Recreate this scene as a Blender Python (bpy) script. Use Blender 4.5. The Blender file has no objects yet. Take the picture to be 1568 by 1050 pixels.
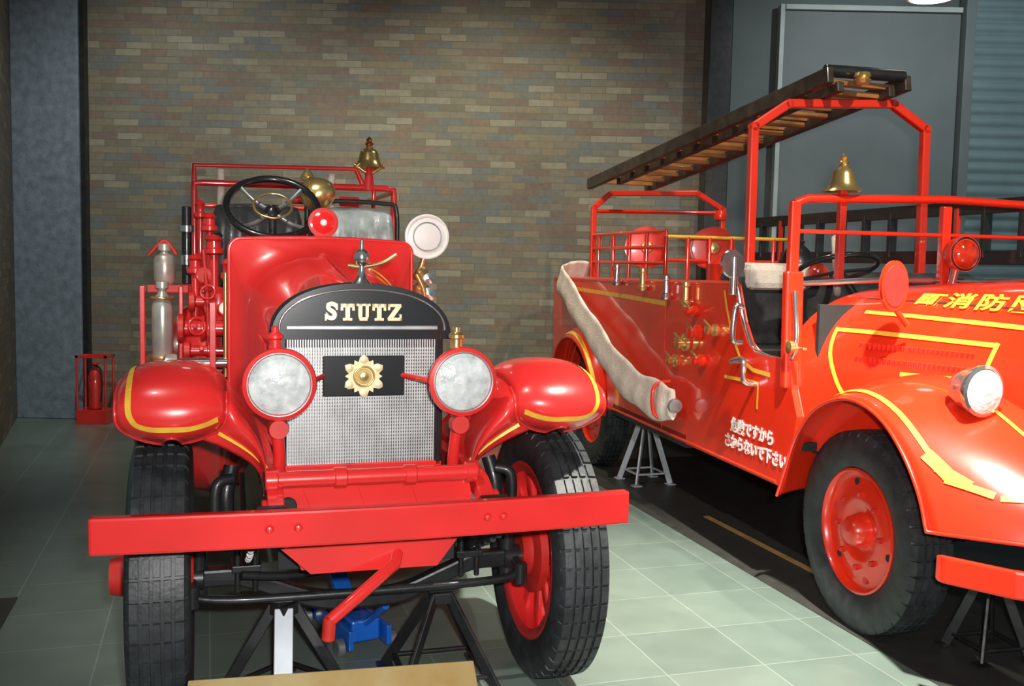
import bpy, math, random
from mathutils import Vector, Matrix
random.seed(3)
COL=bpy.context.collection
SC=bpy.context.scene
SC.view_settings.view_transform='Standard'
SC.view_settings.look='None'
V=Vector
# ---------------------------------------------------------------- materials
def mat(name,col,rough=.5,metal=0,coat=0,var=0,vscale=8,bump=0,bscale=40,emit=0,trans=0,alpha=1,col2=None):
    m=bpy.data.materials.new(name);m.use_nodes=True
    nt=m.node_tree;b=nt.nodes['Principled BSDF']
    b.inputs['Base Color'].default_value=(*col,1);b.inputs['Roughness'].default_value=rough
    b.inputs['Metallic'].default_value=metal;b.inputs['Coat Weight'].default_value=coat
    b.inputs['Coat Roughness'].default_value=.06
    if trans:b.inputs['Transmission Weight'].default_value=trans
    if emit:
        b.inputs['Emission Color'].default_value=(*col,1);b.inputs['Emission Strength'].default_value=emit
    tc=nt.nodes.new('ShaderNodeTexCoord')
    if var or col2:
        n=nt.nodes.new('ShaderNodeTexNoise');n.inputs['Scale'].default_value=vscale;n.inputs['Detail'].default_value=5
        nt.links.new(tc.outputs['Object'],n.inputs['Vector'])
        r=nt.nodes.new('ShaderNodeValToRGB');r.color_ramp.elements[0].position=.3;r.color_ramp.elements[1].position=.7
        c2=col2 if col2 else tuple(min(1,c*(1+var)) for c in col)
        c1=col if col2 else tuple(c*(1-var) for c in col)
        r.color_ramp.elements[0].color=(*c1,1);r.color_ramp.elements[1].color=(*c2,1)
        nt.links.new(n.outputs['Fac'],r.inputs['Fac']);nt.links.new(r.outputs['Color'],b.inputs['Base Color'])
    if bump:
        n=nt.nodes.new('ShaderNodeTexNoise');n.inputs['Scale'].default_value=bscale
        nt.links.new(tc.outputs['Object'],n.inputs['Vector'])
        k=nt.nodes.new('ShaderNodeBump');k.inputs['Strength'].default_value=bump;k.inputs['Distance'].default_value=.01
        nt.links.new(n.outputs['Fac'],k.inputs['Height']);nt.links.new(k.outputs['Normal'],b.inputs['Normal'])
    return m
RED=mat('red_enamel',(.72,.026,.024),.30,0,1,.12,3,.10,11)
REDT=mat('red_enamel_orange',(.78,.028,.007),.28,0,1,.10,3,.07,8)
REDM=mat('red_satin',(.58,.02,.014),.5,0,.3,.2,10)
GOLD=mat('gold_stripe',(.86,.50,.05),.35,.1,.4,.12,20)
BRASS=mat('brass',(.82,.60,.24),.25,.85,0,.15,12)
CHROME=mat('chrome',(.75,.76,.76),.16,.95,0,.05,12)
STEEL=mat('steel_grey',(.36,.37,.37),.38,.7,0,.2,14)
BLACK=mat('black_enamel',(.012,.012,.014),.25,0,1,.2,8)
BLKM=mat('black_satin_metal',(.022,.023,.024),.38,.3,.3,.3,14,.1,30)
RUB=mat('tyre_rubber',(.026,.030,.032),.48,0,0,.4,18,.15,60)
LEATH=mat('dark_leather',(.04,.045,.045),.4,0,.3,.4,9,.3,25)
LEATG=mat('grey_leather',(.34,.38,.37),.38,0,.3,.45,9,.5,18)
CREAM=mat('cream_canvas',(.80,.71,.60),.8,0,0,.10,30,.4,90)
WHITE=mat('white_paint',(.85,.84,.79),.4,0,.2,.05,10)
LENS=mat('headlamp_glass',(.42,.46,.45),.12,0,.8,.30,26,.45,45,col2=(.78,.82,.80))
REDL=mat('red_lamp_glass',(.85,.02,.02),.1,0,1,.2,40,.3,60,emit=.2)
ORL=mat('amber_lamp_glass',(.55,.03,.008),.1,0,1,.35,30,.3,60,emit=.04)
WOOD=mat('varnished_wood',(.34,.15,.045),.4,0,.4,.35,6)
WOODD=mat('dark_stained_wood',(.04,.03,.02),.5,0,.2,.5,12)
PLY=mat('brass_plaque_board',(.60,.42,.14),.28,.35,.3,.2,5,0,40,col2=(.80,.70,.38))
BLUE=mat('blue_enamel',(.01,.12,.55),.35,0,.6,.1,6)
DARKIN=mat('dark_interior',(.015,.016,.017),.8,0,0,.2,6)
TIN=mat('radiator_tin',(.50,.51,.50),.45,.4,0,.15,12)
GILT=mat('gilt_letter',(.90,.76,.44),.35,.2,0,.1,10)
def glassmat(name):
    m=bpy.data.materials.new(name);m.use_nodes=True;nt=m.node_tree;nt.nodes.clear()
    o=nt.nodes.new('ShaderNodeOutputMaterial');mx=nt.nodes.new('ShaderNodeMixShader');t=nt.nodes.new('ShaderNodeBsdfTransparent');g=nt.nodes.new('ShaderNodeBsdfGlossy')
    g.inputs['Roughness'].default_value=.03;g.inputs['Color'].default_value=(.8,.9,.88,1)
    fr=nt.nodes.new('ShaderNodeFresnel');fr.inputs['IOR'].default_value=1.5
    nt.links.new(fr.outputs[0],mx.inputs[0]);nt.links.new(t.outputs[0],mx.inputs[1]);nt.links.new(g.outputs[0],mx.inputs[2]);nt.links.new(mx.outputs[0],o.inputs[0])
    return m
GLASS=glassmat('windscreen_glass')
# ---------------------------------------------------------------- mesh helpers
def empty(name,loc=(0,0,0),yaw=0):
    e=bpy.data.objects.new(name,None);COL.objects.link(e);e.location=loc;e.rotation_euler=(0,0,math.radians(yaw));e.empty_display_size=.2
    return e
def mesh(name,vs,fs,m,par=None,smooth=False,bevel=0,solid=0,sub=0,ang=35,soff=-1):
    me=bpy.data.meshes.new(name);me.from_pydata([tuple(v) for v in vs],[],fs);me.validate();me.update()
    if smooth:
        me.polygons.foreach_set('use_smooth',[True]*len(me.polygons))
        me.set_sharp_from_angle(angle=math.radians(ang))
    o=bpy.data.objects.new(name,me);COL.objects.link(o);me.materials.append(m)
    if par:o.parent=par
    if solid:
        s=o.modifiers.new('s','SOLIDIFY');s.thickness=solid;s.offset=soff
    if bevel:
        b=o.modifiers.new('b','BEVEL');b.width=bevel;b.segments=2;b.limit_method='ANGLE'
    if sub:
        s=o.modifiers.new('u','SUBSURF');s.levels=sub;s.render_levels=sub
    return o
def boxv(x0,x1,y0,y1,z0,z1):
    return [(x0,y0,z0),(x1,y0,z0),(x1,y1,z0),(x0,y1,z0),(x0,y0,z1),(x1,y0,z1),(x1,y1,z1),(x0,y1,z1)]
BF=[(0,3,2,1),(4,5,6,7),(0,1,5,4),(1,2,6,5),(2,3,7,6),(3,0,4,7)]
def box(name,x0,x1,y0,y1,z0,z1,m,par=None,bevel=.004):
    return mesh(name,boxv(x0,x1,y0,y1,z0,z1),BF,m,par,bevel=bevel)
def boxes(name,lst,m,par=None,bevel=0):
    vs=[];fs=[]
    for b in lst:
        k=len(vs);vs+=boxv(*b);fs+=[tuple(i+k for i in f) for f in BF]
    return mesh(name,vs,fs,m,par,bevel=bevel)
def beam(name,p0,p1,w,h,m,par=None,up=(0,0,1),bevel=.003):
    p0=V(p0);p1=V(p1);t=(p1-p0).normalized();s=t.cross(V(up));
    if s.length<1e-3:s=V((1,0,0))
    s.normalize();u=s.cross(t)
    vs=[]
    for p in(p0,p1):
        for a,b in((-1,-1),(1,-1),(1,1),(-1,1)):vs.append(p+s*a*w/2+u*b*h/2)
    return mesh(name,vs,[(3,2,1,0),(4,5,6,7),(0,1,5,4),(1,2,6,5),(2,3,7,6),(3,0,4,7)],m,par,bevel=bevel)
def cat(pts,n=8,closed=False):
    P=[V(p) for p in pts];out=[];N=len(P)
    if N<3:return P
    rng=range(N if closed else N-1)
    for i in rng:
        g=(lambda k:P[k%N]) if closed else (lambda k:P[max(0,min(N-1,k))])
        a,b,c,d=g(i-1),g(i),g(i+1),g(i+2)
        for k in range(n):
            t=k/n
            out.append(.5*((2*b)+(c-a)*t+(2*a-5*b+4*c-d)*t*t+(3*b-a-3*c+d)*t**3))
    if not closed:out.append(P[-1])
    return out
def tube(name,pts,r,m,par=None,closed=False,smooth=True,seg=4):
    if smooth:pts=cat(pts,7,closed)
    cu=bpy.data.curves.new(name,'CURVE');cu.dimensions='3D';cu.bevel_depth=r;cu.bevel_resolution=seg;cu.use_fill_caps=True
    s=cu.splines.new('POLY');s.points.add(len(pts)-1)
    for i,p in enumerate(pts):s.points[i].co=(*p,1)
    s.use_cyclic_u=closed;s.use_smooth=True
    o=bpy.data.objects.new(name,cu);COL.objects.link(o);cu.materials.append(m)
    if par:o.parent=par
    return o
def lathe(name,prof,org,axis,m,par=None,seg=36,ang=35,closed=False,cap0=True):
    q=V(axis).to_track_quat('Z','Y');vs=[];fs=[];n=len(prof);org=V(org)
    for k in range(seg):
        a=2*math.pi*k/seg
        for r,h in prof:vs.append(org+q@V((r*math.cos(a),r*math.sin(a),h)))
    for k in range(seg):
        k2=(k+1)%seg
        for i in range(n if closed else n-1):
            j=(i+1)%n;fs.append((k*n+i,k2*n+i,k2*n+j,k*n+j))
    if not closed:
        if prof[0][0]>1e-5 and cap0:fs.append(tuple(k*n for k in range(seg))[::-1])
        if prof[-1][0]>1e-5:fs.append(tuple(k*n+n-1 for k in range(seg)))
    return mesh(name,vs,fs,m,par,smooth=True,ang=ang)
def cyl(name,p0,p1,r,m,par=None,r2=None,seg=28):
    p0=V(p0);p1=V(p1);L=(p1-p0).length;r2=r if r2 is None else r2
    e=min(.004,r*.3)
    return lathe(name,[(r-e,0),(r,e),(r2,L-e),(r2-e,L)],p0,p1-p0,m,par,seg)
def torus(name,c,axis,R,r,m,par=None):
    return lathe(name,[(R+r*math.cos(a),r*math.sin(a)) for a in [2*math.pi*i/14 for i in range(14)]],c,axis,m,par,48,60,True)
def loft(name,rings,m,par=None,closed=True,cap=True,smooth=True,ang=35,**k):
    n=len(rings[0]);vs=[p for r in rings for p in r];fs=[]
    for i in range(len(rings)-1):
        for j in range(n if closed else n-1):
            j2=(j+1)%n;fs.append((i*n+j,i*n+j2,(i+1)*n+j2,(i+1)*n+j))
    if cap:
        fs.append(tuple(range(n))[::-1]);fs.append(tuple((len(rings)-1)*n+j for j in range(n)))
    return mesh(name,vs,fs,m,par,smooth=smooth,ang=ang,**k)
def prism_x(name,poly,x0,x1,m,par=None,bevel=.004):
    n=len(poly);vs=[(x0,y,z) for y,z in poly]+[(x1,y,z) for y,z in poly]
    fs=[tuple(range(n)),tuple(range(2*n-1,n-1,-1))]+[(i,(i+1)%n,n+(i+1)%n,n+i) for i in range(n)]
    return mesh(name,vs,fs,m,par,bevel=bevel)
def prism_y(name,poly,y0,y1,m,par=None,bevel=.004):
    n=len(poly);vs=[(x,y0,z) for x,z in poly]+[(x,y1,z) for x,z in poly]
    fs=[tuple(range(n)),tuple(range(2*n-1,n-1,-1))]+[(i,(i+1)%n,n+(i+1)%n,n+i) for i in range(n)]
    return mesh(name,vs,fs,m,par,bevel=bevel)
def strip(name,pts,nr,w,m,par=None,closed=False,eps=.003):
    P=[V(p) for p in pts];n=len(P);vs=[];fs=[]
    for i,p in enumerate(P):
        a=P[i-1] if(i>0 or closed) else p;b=P[(i+1)%n] if(i<n-1 or closed) else p
        t=(b-a).normalized();nn=V(nr[i]) if isinstance(nr,list) else V(nr);nn.normalize()
        s=nn.cross(t).normalized();vs+=[p+s*w/2+nn*eps,p-s*w/2+nn*eps]
    for i in range(n if closed else n-1):
        j=(i+1)%n;fs.append((2*i,2*i+1,2*j+1,2*j))
    return mesh(name,vs,fs,m,par)
def grid(name,F,nu,nv,m,par=None,solid=.006,ang=50):
    vs=[F(i/nu,j/nv*2-1) for i in range(nu+1) for j in range(nv+1)];fs=[]
    for i in range(nu):
        for j in range(nv):
            a=i*(nv+1)+j;fs.append((a,a+1,a+nv+2,a+nv+1))
    return mesh(name,vs,fs,m,par,smooth=True,solid=solid,ang=ang,soff=0)
def on_surf(F,path,C,n=6):
    pts=cat([(u,v,0) for u,v in path],n);P=[];N=[];C=V(C)
    for q in pts:
        u,v=max(.001,min(.999,q.x)),max(-.999,min(.999,q.y));e=.004
        p=V(F(u,v));du=V(F(min(1,u+e),v))-V(F(max(0,u-e),v));dv=V(F(u,min(1,v+e)))-V(F(u,max(-1,v-e)))
        nn=du.cross(dv)
        nn=nn.normalized() if nn.length>1e-9 else V((0,0,1))
        if nn.dot(p-C)<0:nn=-nn
        P.append(p);N.append(nn)
    return P,N
def text(name,body,size,loc,rot,m,par=None,ext=.002,off=0,sx=1):
    c=bpy.data.curves.new(name,'FONT');c.body=body;c.size=size;c.extrude=ext;c.offset=off;c.align_x='CENTER';c.align_y='CENTER';c.materials.append(m)
    o=bpy.data.objects.new(name,c);COL.objects.link(o);o.location=loc;o.rotation_euler=rot;o.scale=(sx,1,1)
    if par:o.parent=par
    return o
def tyre(name,c,R,W,rim,par,N=44,dep=.009):
    cx,cy,cz=c;prof=[]
    H=R-rim
    prof+=[(-W*.36,rim,0),(-W*.42,rim+.015,0),(-W*.49,rim+H*.38,0),(-W*.5,rim+H*.6,0),(-W*.46,R-H*.18,0),(-W*.43,R-H*.09,1)]
    nb=5;tw=W*.80;g=.006
    for b in range(nb):
        x0=-tw/2+tw*b/nb+(g if b else 0);x1=-tw/2+tw*(b+1)/nb-(g if b<nb-1 else 0)
        cr=lambda x:R-.35*x*x*2
        if b:prof.append((x0-.001,cr(x0)-dep,0))
        prof+=[(x0,cr(x0),1),(x1,cr(x1),1)]
        if b<nb-1:prof.append((x1+.001,cr(x1)-dep,0))
    prof+=[(W*.43,R-H*.09,1),(W*.46,R-H*.18,0),(W*.5,rim+H*.6,0),(W*.49,rim+H*.38,0),(W*.42,rim+.015,0),(W*.36,rim,0)]
    n=len(prof);vs=[];fs=[];st=2*math.pi/N;angs=[]
    for k in range(N):
        a=k*st;angs+=[(a,1),(a+st*.12,1),(a+st*.15,0),(a+st*.5,0),(a+st*.97,0)]
    for a,gr in angs:
        for x,r,t in prof:
            rr=r-(dep if gr and t else 0)
            vs.append((cx+x,cy+rr*math.cos(a),cz+rr*math.sin(a)))
    M=len(angs)
    for k in range(M):
        k2=(k+1)%M
        for i in range(n-1):fs.append((k*n+i,k*n+i+1,k2*n+i+1,k2*n+i))
    return mesh(name,vs,fs,RUB,par,smooth=True,ang=28)
# ================================================================ ROOM
def brickmat(name,w=.240,h=.064,axis=0):
    m=bpy.data.materials.new(name);m.use_nodes=True;nt=m.node_tree;b=nt.nodes['Principled BSDF'];b.inputs['Roughness'].default_value=.72
    L=nt.links.new
    def mt(op,a,bb=None,c=None):
        n=nt.nodes.new('ShaderNodeMath');n.operation=op
        for i,x in enumerate((a,bb,c)):
            if x is None:continue
            if isinstance(x,(int,float)):n.inputs[i].default_value=x
            else:L(x,n.inputs[i])
        return n.outputs[0]
    tc=nt.nodes.new('ShaderNodeTexCoord');s=nt.nodes.new('ShaderNodeSeparateXYZ');L(tc.outputs['Object'],s.inputs[0])
    X=s.outputs[axis];Z=s.outputs[2]
    rz=mt('DIVIDE',Z,h);row=mt('FLOOR',rz);fz=mt('FRACT',rz)
    wn0=nt.nodes.new('ShaderNodeTexWhiteNoise');wn0.noise_dimensions='1D';L(row,wn0.inputs['W'])
    off=mt('ADD',mt('MULTIPLY',mt('MODULO',row,2.0),.5),mt('MULTIPLY',wn0.outputs['Value'],.22))
    rx=mt('ADD',mt('DIVIDE',X,w),off);cx=mt('FLOOR',rx);fx=mt('FRACT',rx)
    cb=nt.nodes.new('ShaderNodeCombineXYZ');L(cx,cb.inputs[0]);L(row,cb.inputs[1])
    wn=nt.nodes.new('ShaderNodeTexWhiteNoise');wn.noise_dimensions='2D';L(cb.outputs[0],wn.inputs['Vector'])
    r=nt.nodes.new('ShaderNodeValToRGB');cr=r.color_ramp;cr.interpolation='CONSTANT'
    cols=[(.145,.132,.092),(.180,.165,.115),(.168,.128,.092),(.140,.140,.115),(.225,.212,.155),(.155,.118,.090),(.130,.140,.132),(.188,.162,.105),(.168,.155,.115)]
    cr.elements[0].color=(*cols[0],1);cr.elements[1].position=1/len(cols);cr.elements[1].color=(*cols[1],1)
    for i in range(2,len(cols)):
        e=cr.elements.new(i/len(cols));e.color=(*cols[i],1)
    L(wn.outputs['Value'],r.inputs['Fac'])
    no=nt.nodes.new('ShaderNodeTexNoise');no.inputs['Scale'].default_value=25;L(tc.outputs['Object'],no.inputs['Vector'])
    no2=nt.nodes.new('ShaderNodeTexNoise');no2.inputs['Scale'].default_value=.9;L(tc.outputs['Object'],no2.inputs['Vector'])
    mul=nt.nodes.new('ShaderNodeMix');mul.data_type='RGBA';mul.blend_type='MULTIPLY';mul.inputs[0].default_value=1
    L(r.outputs['Color'],mul.inputs[6])
    k=mt('ADD',mt('MULTIPLY',no.outputs['Fac'],.5),mt('ADD',mt('MULTIPLY',no2.outputs['Fac'],.6),.50))
    cc=nt.nodes.new('ShaderNodeCombineColor');L(k,cc.inputs[0]);L(k,cc.inputs[1]);L(k,cc.inputs[2]);L(cc.outputs[0],mul.inputs[7])
    mz=mt('MULTIPLY',mt('GREATER_THAN',fz,.10),mt('GREATER_THAN',fx,.025))
    mx=nt.nodes.new('ShaderNodeMix');mx.data_type='RGBA';L(mz,mx.inputs[0]);mx.inputs[6].default_value=(.120,.118,.095,1);L(mul.outputs[2],mx.inputs[7])
    L(mx.outputs[2],b.inputs['Base Color'])
    bp=nt.nodes.new('ShaderNodeBump');bp.inputs['Strength'].default_value=.35;bp.inputs['Distance'].default_value=.01
    L(mt('ADD',mz,mt('MULTIPLY',no.outputs['Fac'],.4)),bp.inputs['Height']);L(bp.outputs['Normal'],b.inputs['Normal'])
    return m
def tilemat():
    m=bpy.data.materials.new('floor_tile');m.use_nodes=True;nt=m.node_tree;b=nt.nodes['Principled BSDF'];L=nt.links.new
    tc=nt.nodes.new('ShaderNodeTexCoord');mp=nt.nodes.new('ShaderNodeMapping');mp.inputs['Rotation'].default_value=(0,0,math.radians(-17));L(tc.outputs['Object'],mp.inputs[0])
    br=nt.nodes.new('ShaderNodeTexBrick');br.offset=0;br.inputs['Scale'].default_value=1;br.inputs['Brick Width'].default_value=.42;br.inputs['Row Height'].default_value=.42
    br.inputs['Mortar Size'].default_value=.003;br.inputs['Mortar Smooth'].default_value=.2
    br.inputs['Color1'].default_value=(.135,.178,.152,1);br.inputs['Color2'].default_value=(.160,.205,.175,1);br.inputs['Mortar'].default_value=(.24,.285,.25,1)
    L(mp.outputs[0],br.inputs[0])
    n=nt.nodes.new('ShaderNodeTexNoise');n.inputs['Scale'].default_value=5;n.inputs['Detail'].default_value=6;L(tc.outputs['Object'],n.inputs['Vector'])
    mr=nt.nodes.new('ShaderNodeMapRange');mr.inputs[3].default_value=.8;mr.inputs[4].default_value=1.2;L(n.outputs['Fac'],mr.inputs[0])
    mul=nt.nodes.new('ShaderNodeVectorMath');mul.operation='SCALE';L(br.outputs['Color'],mul.inputs[0]);L(mr.outputs[0],mul.inputs['Scale']);L(mul.outputs[0],b.inputs['Base Color'])
    b.inputs['Roughness'].default_value=.30
    bp=nt.nodes.new('ShaderNodeBump');bp.inputs['Strength'].default_value=.15;bp.inputs['Distance'].default_value=.003;L(br.outputs['Fac'],bp.inputs['Height']);bp.invert=True;L(bp.outputs[0],b.inputs['Normal'])
    return m
BR=brickmat('brick_tile')
CONC=mat('blue_grey_concrete',(.16,.205,.25),.8,0,0,.25,14,.5,60)
GREY=mat('grey_green_panel',(.085,.11,.105),.6,0,0,.12,2,.1,40)
GREYL=mat('grey_panel_light',(.135,.158,.155),.6,0,0,.1,2,.1,40)
SHUT=mat('shutter_grey',(.19,.27,.28),.45,.2,0,.1,3)
FRAME=mat('pale_trim',(.38,.44,.41),.5,0,0,.1,5)
CEIL=mat('ceiling_dark',(.05,.055,.055),.9,0,0,.1,3)
box('floor',-9,9,-4,11,-.1,0,tilemat(),bevel=0)
box('ceiling',-9,9,1.0,11,4.75,4.85,CEIL,bevel=0)
box('wall_back',-4.72,1.72,9.42,9.6,0,4.75,BR,bevel=0)
w=box('wall_left',0,.15,-3.2,0,0,4.75,brickmat('brick_tile_side',axis=1),bevel=0);w.location=(-4.86,9.40,0);w.rotation_euler=(0,0,math.radians(22))
box('column_left',-4.66,-4.035,9.30,9.42,0,4.75,CONC,bevel=.01)
box('column_gap_shadow',-4.035,-3.99,9.33,9.42,0,4.75,BLKM,bevel=0)  # black strip painting in the shadowed gap beside the column
box('column_right',1.72,1.93,9.15,9.5,0,4.75,BLKM,bevel=.01)
box('wall_right',1.95,9,9.60,9.75,0,4.75,GREY,bevel=0)
box('door_1',2.48,4.12,9.50,9.575,0,3.95,GREYL,bevel=.004)
boxes('trim_2',[(2.43,2.47,9.46,9.56,0,4.0),(2.48,4.12,9.46,9.56,3.955,4.0)],FRAME)
box('trim_3',4.13,4.22,9.40,9.56,0,4.75,GREYL)
vs=[];fs=[];z=0;rows=[]
while z<4.7:
    for dz,dy in((0,0),(.02,-.018),(.055,-.030),(.09,-.018),(.10,0)):rows.append((z+dz,9.5+dy))
    z+=.108
for zz,yy in rows:vs+=[(4.22,yy,zz),(8.5,yy,zz)]
for i in range(len(rows)-1):fs.append((2*i,2*i+1,2*i+3,2*i+2))
mesh('roller_shutter',vs,fs,SHUT,smooth=True,ang=50)
DM=mat('dark_mat_and_shadow',(.040,.040,.034),.5,0,0,.2,8)  # one dark colour for the left mat and the painted truck shadow
mm=box('floor_mat_and_shadow',0,2.6,-.6,4.6,.0,.004,DM,bevel=0);mm.location=(1.74,3.35,0);mm.rotation_euler=(0,0,math.radians(17))  # dark sheet that paints the right truck's shadow onto the floor
mm=box('floor_mat_and_shadow',-1.5,0,-.6,0,.0,.004,DM,bevel=0);mm.location=(-2.22,4.41,0);mm.rotation_euler=(0,0,math.radians(17))
tp=box('floor_tape',-.02,.02,.0,1.6,.004,.007,mat('ochre_tape',(.42,.24,.08),.6,0,0,.2,8),bevel=0);tp.location=(1.72,4.60,0);tp.rotation_euler=(0,0,math.radians(17.5))
# ================================================================ open antique fire engine
S=empty('antique_fire_engine',(-.538,3.547,0),17)
for sx,n in((-1,'l'),(1,'r')):
    pts=[(sx*.33,4.7,.80),(sx*.33,.3,.82),(sx*.33,-.25,.84),(sx*.33,-.42,.84),(sx*.33,-.52,.80),(sx*.33,-.60,.76)]
    c=cat(pts,5);rings=[]
    for i,p in enumerate(c):
        hh=.05 if i<12 else .045-.0008*i
        rings.append([p+V((-.025,0,-hh)),p+V((.025,0,-hh)),p+V((.025,0,hh)),p+V((-.025,0,hh))])
    loft('frame_rail_'+n,rings,RED,S,smooth=False,bevel=.004)
    cyl('bumper_bracket_'+n,(sx*.33,-.56,.79),(sx*.36,-.66,.79),.03,RED,S)
    cyl('dumb_iron_bolt_'+n,(sx*.30,-.55,.80),(sx*.39,-.55,.80),.028,BLKM,S)
    cyl('dumb_iron_eye_'+n,(sx*.355,-.50,.80),(sx*.372,-.50,.80),.035,REDM,S)
    for k in range(5):
        L=.50-.07*k
        tube('leaf_%s%d'%(n,k),[(sx*.40,-L,.60+.10*(L/.5)**2-.012*k),(sx*.40,0,.56-.012*k),(sx*.40,L,.60+.10*(L/.5)**2-.012*k)],.011,BLKM,S)
    cyl('spring_shackle_'+n,(sx*.40,-.5,.70),(sx*.36,-.53,.79),.02,REDM,S)
    for k,(dx,dy) in enumerate(((-.03,-.04),(.03,-.04),(-.03,.04),(.03,.04))):
        cyl('u_bolt_%s%d'%(n,k),(sx*.40+dx,dy,.40),(sx*.40+dx,dy,.60),.01,BLKM,S)
    box('spring_seat_'+n,min(sx*.35,sx*.45),max(sx*.35,sx*.45),-.06,.06,.475,.50,BLKM,S)
rings=[]
for i in range(13):
    t=i/12*2-1;x=-.04+t*.80;y=-.69+.035*t*t
    hz=.053
    rings.append([(x,y-.02,.795-hz),(x,y+.02,.795-hz),(x,y+.02,.795+hz),(x,y-.02,.795+hz)])
loft('front_bumper',rings,RED,S,smooth=False,bevel=.008)
for x in(-.36,-.28,.28,.33):
    lathe('bumper_bolt',[(.013,0),(.008,.01),(0,.012)],(x,-.708,.80),(0,-1,0),RED,S,16)
cyl('front_cross_tube',(-.36,-.46,.885),(.31,-.46,.885),.026,RED,S)
for x in(-.34,-.13,.09,.29):cyl('tube_collar',(x-.02,-.46,.885),(x+.02,-.46,.885),.033,RED,S)
prism_y('front_apron',[(-.31,.86),(.28,.86),(.29,.80),(.24,.70),(.19,.60),(-.24,.60),(-.29,.70),(-.34,.80)],-.44,-.38,RED,S,.01)
for x in(-.2,-.03,.14):
    prism_y('apron_rib',[(x-.035,.845),(x+.035,.845),(x,.745)],-.455,-.43,RED,S,.006)
prism_y('lower_cross_member',[(-.29,.67),(.22,.67),(.17,.605),(-.22,.605)],-.50,-.44,RED,S,.01)
cyl('towing_hole',(-.29,-.445,.80),(-.29,-.462,.80),.028,DARKIN,S)
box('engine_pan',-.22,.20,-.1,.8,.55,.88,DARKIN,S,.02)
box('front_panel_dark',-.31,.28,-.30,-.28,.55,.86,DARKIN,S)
tube('crank_handle',[(.06,-.45,.66),(.03,-.54,.62),(-.09,-.60,.55),(-.18,-.63,.49)],.020,RED,S,smooth=False)
cyl('crank_knob',(-.18,-.63,.50),(-.185,-.63,.43),.02,REDM,S)
ax=[(-.62,0,.45),(-.52,0,.45),(-.42,0,.445),(-.30,0,.40),(-.15,0,.345),(0,0,.335),(.15,0,.345),(.30,0,.40),(.42,0,.445),(.52,0,.45),(.62,0,.45)]
c=cat(ax,5)
loft('front_axle',[[p+V((0,-.028,-.032)),p+V((0,.028,-.032)),p+V((0,.028,.032)),p+V((0,-.028,.032))] for p in c],BLKM,S,smooth=False,bevel=.01)
tube('tie_rod',[(-.6,-.10,.42),(-.4,-.12,.40),(.4,-.12,.40),(.6,-.10,.42)],.016,BLKM,S)
tube('drag_link',[(-.42,-.16,.50),(-.2,-.10,.47),(.1,.0,.50),(.4,.1,.55)],.014,BLKM,S)
for sx,n in((-1,'l'),(1,'r')):
    cyl('king_pin_'+n,(sx*.56,0,.36),(sx*.56,0,.55),.03,BLKM,S)
    cyl('knuckle_'+n,(sx*.54,0,.45),(sx*.66,0,.45),.045,BLKM,S)
    tube('steering_arm_'+n,[(sx*.58,0,.45),(sx*.58,-.08,.44),(sx*.57,-.12,.42)],.018,BLKM,S)
    cyl('rod_end_'+n,(sx*.58,-.11,.38),(sx*.58,-.11,.46),.025,BLKM,S)
    tube('shock_body_'+n,[(sx*.45,-.1,.86),(sx*.47,-.13,.76),(sx*.46,-.12,.64)],.026,BLKM,S)
    tube('shock_loop_'+n,[(sx*.45,-.20,.84),(sx*.50,-.22,.82),(sx*.50,-.22,.70),(sx*.45,-.20,.66)],.018,BLKM,S)
def artillery(n,x,y,out,R=.475,z=.475):
    w=empty('wheel_'+n);w.parent=S;w.location=(x,y,z)
    tyre('tyre',(0,0,0),R,.195,.325,w,46)
    lathe('rim',[(.295,-.07),(.325,-.08),(.335,-.08),(.335,-.065),(.318,-.055),(.318,.055),(.335,.065),(.335,.08),(.325,.08),(.295,.07)],(0,0,0),(1,0,0),RED,w,48,closed=True)
    for k in range(12):
        a=math.pi*2*k/12;d=V((0,math.cos(a),math.sin(a)))
        beam('spoke_%d'%k,d*.06,d*.305,.055,.05,RED,w,up=(1,0,0),bevel=.014)
    s=out
    lathe('hub',[(.0,-.10),(.07,-.10),(.09,-.08),(.11,-.05),(.11,.05),(.08,.07),(.07,.13),(.06,.17),(.0,.175)],(0,0,0),(s,0,0),REDM,w,32)
    lathe('brake_drum',[(.13,-.07),(.16,-.06),(.16,-.03),(.0,-.02)],(0,0,0),(s,0,0),REDM,w,36)
    for k in range(8):
        a=k*math.pi/4;lathe('stud',[(.010,0),(.010,.02),(0,.022)],(s*.05,.09*math.cos(a),.09*math.sin(a)),(s,0,0),STEEL,w,8)
artillery('front_a',-.675,0,-1);artillery('front_b',.705,0,1)
artillery('rear_a',-.70,4.1,-1);artillery('rear_b',.70,4.1,1)
cyl('rear_axle',(-.6,4.1,.475),(.6,4.1,.475),.06,BLKM,S)
PR=cat([(-.40,1.015,0),(-.43,1.06,0),(-.42,1.125,0),(-.35,1.185,0),(-.20,1.22,0),(0,1.205,0),(.2,1.12,0),(.38,.98,0),(.55,.80,0),(.72,.64,0),(.95,.55,0),(1.25,.53,0)],8)
def ff(sx):
    def F(u,v):
        t=u*(len(PR)-1);i=min(int(t),len(PR)-2);p=PR[i].lerp(PR[i+1],t-i)
        k=max(0,1-u/.20);hw=.162*(max(.0,1-k**2.6*.82))
        drop=.026*v*v+.035*abs(v)**5
        cx=sx*.62-(.012 if sx<0 else -.006)
        f=max(0,min(1,(.28-u)/.2))
        return (cx+sx*v*hw,p.x+drop*1.5*f,p.y-drop*(1-.45*f))
    return F
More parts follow.
